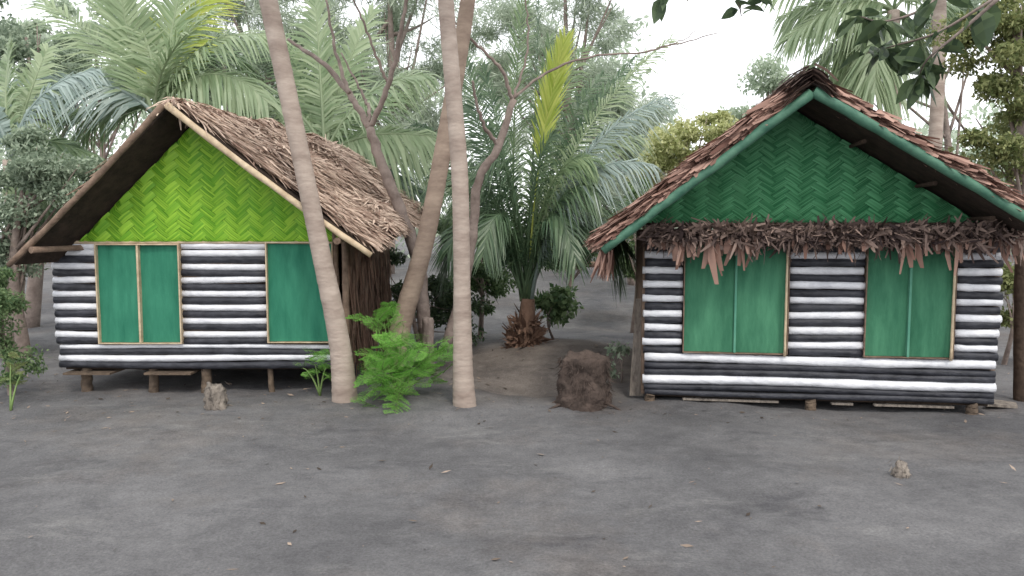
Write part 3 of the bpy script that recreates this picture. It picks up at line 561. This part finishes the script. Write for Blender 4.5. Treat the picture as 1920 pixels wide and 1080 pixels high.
# distant woodland mass
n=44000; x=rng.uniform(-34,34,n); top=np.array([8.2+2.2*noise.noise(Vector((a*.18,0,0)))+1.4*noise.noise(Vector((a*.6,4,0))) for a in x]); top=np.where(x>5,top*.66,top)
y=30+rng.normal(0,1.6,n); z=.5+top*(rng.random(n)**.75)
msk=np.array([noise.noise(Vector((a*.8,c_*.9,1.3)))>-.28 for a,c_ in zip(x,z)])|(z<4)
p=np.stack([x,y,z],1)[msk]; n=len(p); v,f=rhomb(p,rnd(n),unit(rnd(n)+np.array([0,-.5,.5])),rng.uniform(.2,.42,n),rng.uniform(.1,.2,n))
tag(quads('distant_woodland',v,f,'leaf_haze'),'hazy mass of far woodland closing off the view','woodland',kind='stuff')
# ---------------------------------------------------------------- bright feathery bush
def compound():
    P_=[];D=[];N=[];LL=[];
    for i in range(11):
        t=(i+1)/11.5; c=np.array([t,0,-.35*t*t]); pl=.40*math.sin(math.pi*(.18+.72*t))+.05
        for s in (-1,1):
            d=np.array([.5,s*.85,-.1+U(-.15,.1)]); d/=np.linalg.norm(d); m_=12
            for j in range(m_):
                q_=c+d*pl*(j+1.2)/m_; sd=np.array([-d[1],d[0],0])
                for s2 in (-1,1):
                    e=sd*s2*.9+d*.4; P_.append(q_);D.append(e/np.linalg.norm(e));N.append([0,0,1]);LL.append(.054*U(.8,1.1))
    P_=np.array(P_);D=np.array(D);N=np.array(N,float);LL=np.array(LL); N=unit(N+rnd(len(N))*.4)
    return rhomb(P_,D,N,LL,LL*.48)
CVs=[compound() for _ in range(4)]
def feather_bush(label,stems,base,m='fern'):
    t=empty('feathery_bush',base,label,'bush'); VV=[];FF=[];off=0; mb=MB()
    for (c,size,nl) in stems:
        mb.tube([bez(Vector(base),(Vector(base)+Vector(c))/2+Vector((0,0,.12)),Vector(c),j/6) for j in range(7)],[.012-.0014*j for j in range(7)],5)
        for k in range(nl):
            CV,CF=CVs[k%4]
            a=2*math.pi*k/nl+U(-.5,.5); el=U(-.3,1.1); s=size*U(.55,1.1)
            Mx=Matrix.Translation(Vector(c)+Vector((U(-.09,.09),U(-.09,.09),U(-.14,.10))))@Matrix.Rotation(a,4,'Z')@Matrix.Rotation(-el,4,'Y')@Matrix.Rotation(U(-.8,.8),4,'X')@Matrix.Scale(s,4)
            mm=np.array(Mx); VV.append(CV@mm[:3,:3].T+mm[:3,3]); FF.append(CF+off); off+=len(CV)
            mb.tube([Mx@Vector((t_,0,-.35*t_*t_)) for t_ in (0,.33,.66,.95)],[.004,.0035,.003,.002],4)
    mb.build('stem','stem',t); quads('foliage',np.concatenate(VV),np.concatenate(FF),m,t)
bb=G(745,752)
feather_bush('bright green feathery bush between the leaning trunk and the slim grey trunk',[(P(x,y,Y),s,nl) for x,y,Y,s,nl in ((720,605,7.5,.28,10),(712,650,7.2,.28,10),(750,650,7.1,.31,10),(790,675,7.2,.30,10),(818,665,7.4,.24,8),(700,705,7.0,.26,10),(740,710,6.95,.29,10),(785,715,7.1,.28,9),(755,620,7.5,.24,8),(725,590,7.7,.20,7),(695,735,6.95,.2,7),(820,700,7.4,.22,7),(725,680,6.9,.27,9),(765,690,7.0,.27,9),(740,740,6.9,.22,8))],bb)
feather_bush('small feathery green sprig under the front edge of the left hut',[(P(590,682,7.35),.18,8),(P(612,690,7.3),.17,7),(P(568,690,7.35),.13,6)],G(600,742))
feather_bush('small dull green seedling on the left edge below the dark shrub',[(P(20,680,7.2),.18,7),(P(42,700,7.2),.15,6)],G(20,770),'leaf_olive')
# ---------------------------------------------------------------- stumps
def stump(name,label,c,r,h,m,roots=6,rough=.25,topr=.8,cat='stump',seg=40,rl=1.0,strands=0,flat=.87):
    t=empty(name,c,label,cat); V=[];Fq=[]; rows=24; c=Vector(c)
    for j in range(rows+1):
        s=j/rows; z=h*min(1,s/flat); rad=r*(1.1-(1.1-topr)*s)*(1 if s<flat else (1-s)/(1-flat)*.92+.02)
        for k in range(seg):
            a=2*math.pi*k/seg; q_=Vector((math.cos(a),math.sin(a),s*1.8)); nz_=1+rough*noise.noise(q_*1.6+c)+rough*.5*noise.noise(q_*5+c)+rough*.4*noise.noise(q_*11+c)
            V.append((c.x+rad*math.cos(a)*nz_,c.y+rad*math.sin(a)*nz_,c.z-.05+z*(1+rough*.6*noise.noise(Vector((math.cos(a)*rad*7,math.sin(a)*rad*7,0))+c))))
    for j in range(rows):
        for k in range(seg): k2=(k+1)%seg; Fq.append((j*seg+k,j*seg+k2,(j+1)*seg+k2,(j+1)*seg+k))
    o=quads('stump_body',np.array(V),np.array(Fq),m,t); o.data.polygons.foreach_set('use_smooth',[True]*len(Fq))
    for k in range(roots):
        a=U(0,6.28); d=Vector((math.cos(a),math.sin(a),0)); l=r*U(.4,.9)*rl; p0=c+d*r*.7+Vector((0,0,r*.2)); p1=c+d*(r+l*.5)+Vector((0,0,.03)); p2=c+d*(r+l)+Vector((U(-.1,.1),U(-.1,.1),-.03))
        mb=MB(); mb.tube([bez(p0,p1,p2,j/8) for j in range(9)],[r*.09*(1-.8*j/8) for j in range(9)],7); mb.build('root',m,t)
    if strands:
        n=strands; a=rng.uniform(0,6.28,n); z=rng.uniform(.0,h*.9,n); p=np.stack([c.x+r*1.0*np.cos(a),c.y+r*1.0*np.sin(a),c.z+z],1); d=unit(np.stack([np.cos(a)*.3,np.sin(a)*.3,rng.uniform(-1,-.1,n)],1)+rnd(n)*.25)
        v,f=ribbons(p,d,rnd(n),rng.uniform(.03,.09,n),rng.uniform(.003,.009,n),rnd(n)*.5); quads('root_fibres',v,f,m,t)
stump('tree_stump','big dark earthy palm root ball standing left of the right hut',G(1096,757),.235,.52,'rootball',5,.30,.82,strands=900,flat=.84)
stump('tree_stump','small weathered grey stump in front of the left hut stilts',G(405,765),.095,.27,'stumpgrey',3,.45,.75,strands=14)
stump('tree_stump','little broken stub sticking out of sand near right foreground',G(1688,892),.055,.15,'stumpgrey',3,.6,.45,strands=8)
stump('tree_stump','short brown cut stump between middle trunk and crooked tree',P(803,640,8.6)-Vector((0,0,.3)),.07,.62,'bark',0,.15,.95)
# props
a=P(1195,742,7.45); mb=MB()
mb.hexa([P(1180,742,7.4),P(1206,742,7.4),P(1206,742,7.43),P(1180,742,7.43),P(1192,560,7.6),P(1204,560,7.6),P(1204,560,7.63),P(1192,560,7.63)])
tag(mb.build('leaning_plank','stumpgrey',None,(a.x,7.4,0)),'grey plank leaning on the left corner of the right hut','plank')
mb=MB(); mb.hexa([P(1850,762,7.0),P(1908,766,7.0),P(1900,750,7.5),P(1850,748,7.5)]+[x+Vector((0,0,.025)) for x in (P(1850,762,7.0),P(1908,766,7.0),P(1900,750,7.5),P(1850,748,7.5))])
tag(mb.build('loose_plank','stumpgrey',None,(P(1880,760,7.2))),'flat weathered board lying at the right corner of right hut','plank')
mb=MB(); pts,rr=pole(P(1912,770,7.3),P(1914,470,7.3),.06,False); mb.tube(pts,rr,10)
tag(mb.build('wooden_post','darkwood',None,P(1912,770,7.3)),'dark upright post at the right edge beside the right hut','post')
la=G(1045,528); lb=G(1185,531); mb=MB(); pts,rr=pole(la+Vector((0,0,.07)),lb+Vector((0,0,.07)),.09,False); mb.tube(pts,rr,9)
tag(mb.build('fallen_log','oldwood',None,la),'low log lying across the path far behind the huts','log')
# ---------------------------------------------------------------- overhanging leafy branches
def hang(label,stems,Y,leafn,size,m):
    t=empty('overhanging_branch',P(*stems[0][0],Y),label,'branch'); mb=MB(); lf=MB()
    for s in stems:
        c=curve([P(a,b,Y+.08*j) for j,(a,b) in enumerate(s)],16); mb.tube(c,[.009*(1-.75*i/16) for i in range(17)],6)
        for k in range(leafn):
            i=int(U(4,17)); b=c[min(i,16)]; d=Vector((U(-1,1),U(-1,1),U(-1.1,.35))).normalized(); nn_=Vector((U(-1,1),U(-1,1),U(.1,1))).normalized(); sd=d.cross(nn_).normalized(); up=sd.cross(d); L_=size*U(.6,1.25); w_=L_*U(.24,.32)
            prof=((0,.05),(.15,.55),(.35,1),(.6,.95),(.82,.55),(1,.03)); b=b+d*.01
            for a_,c_ in zip(prof[:-1],prof[1:]):
                def pt(q_,s_): return b+d*L_*q_[0]+sd*s_*w_*q_[1]+up*abs(s_)*w_*.25*q_[1]-Vector((0,0,1))*.25*L_*q_[0]**2
                lf.face([pt(a_,0),pt(a_,1),pt(c_,1),pt(c_,0)],0,True); lf.face([pt(a_,-1),pt(a_,0),pt(c_,0),pt(c_,-1)],0,True)
    mb.build('twig','bark',t); lf.build('foliage',m,t)
hang('dark broad-leaved branch hanging into the upper right corner',[[(1960,-60),(1860,0),(1760,60),(1680,85),(1625,100)],[(1880,-10),(1800,60),(1740,110),(1720,150)],[(1830,-80),(1740,10),(1660,40),(1610,30)]],3.2,22,.12,'leaf_d')
hang('small dark leafy twig hanging at the top edge against open sky',[[(1330,-130),(1370,-40),(1385,5),(1390,30)],[(1330,-130),(1400,-40),(1450,-5)],[(1300,-110),(1260,-30),(1235,5)]],3.2,7,.09,'leaf_d')
# ---------------------------------------------------------------- light
w=bpy.data.worlds.new('World'); bpy.context.scene.world=w; w.use_nodes=True; N=w.node_tree.nodes; L=w.node_tree.links; N.clear()
sky=N.new('ShaderNodeTexSky'); sky.sky_type='NISHITA'; sky.sun_disc=False; sky.sun_elevation=R(52); sky.sun_rotation=R(160); sky.dust_density=3
b1=N.new('ShaderNodeBackground'); b1.inputs[1].default_value=.12; L.new(sky.outputs[0],b1.inputs[0])
b2=N.new('ShaderNodeBackground'); b2.inputs[0].default_value=(.97,.98,1,1); b2.inputs[1].default_value=2.15
mx=N.new('ShaderNodeMixShader'); mx.inputs[0].default_value=.8; L.new(b1.outputs[0],mx.inputs[1]); L.new(b2.outputs[0],mx.inputs[2])
o=N.new('ShaderNodeOutputWorld'); L.new(mx.outputs[0],o.inputs[0])
sl=bpy.data.lights.new('sun','SUN'); sl.energy=1.5; sl.angle=R(11); sl.color=(1,.93,.81); so=bpy.data.objects.new('sun',sl); col.objects.link(so)
dirv=Vector((-.28,.75,-1.05)); so.rotation_euler=dirv.to_track_quat('-Z','Y').to_euler()
sc=bpy.context.scene; sc.view_settings.view_transform='Standard'; sc.view_settings.look='None'; sc.view_settings.exposure=0
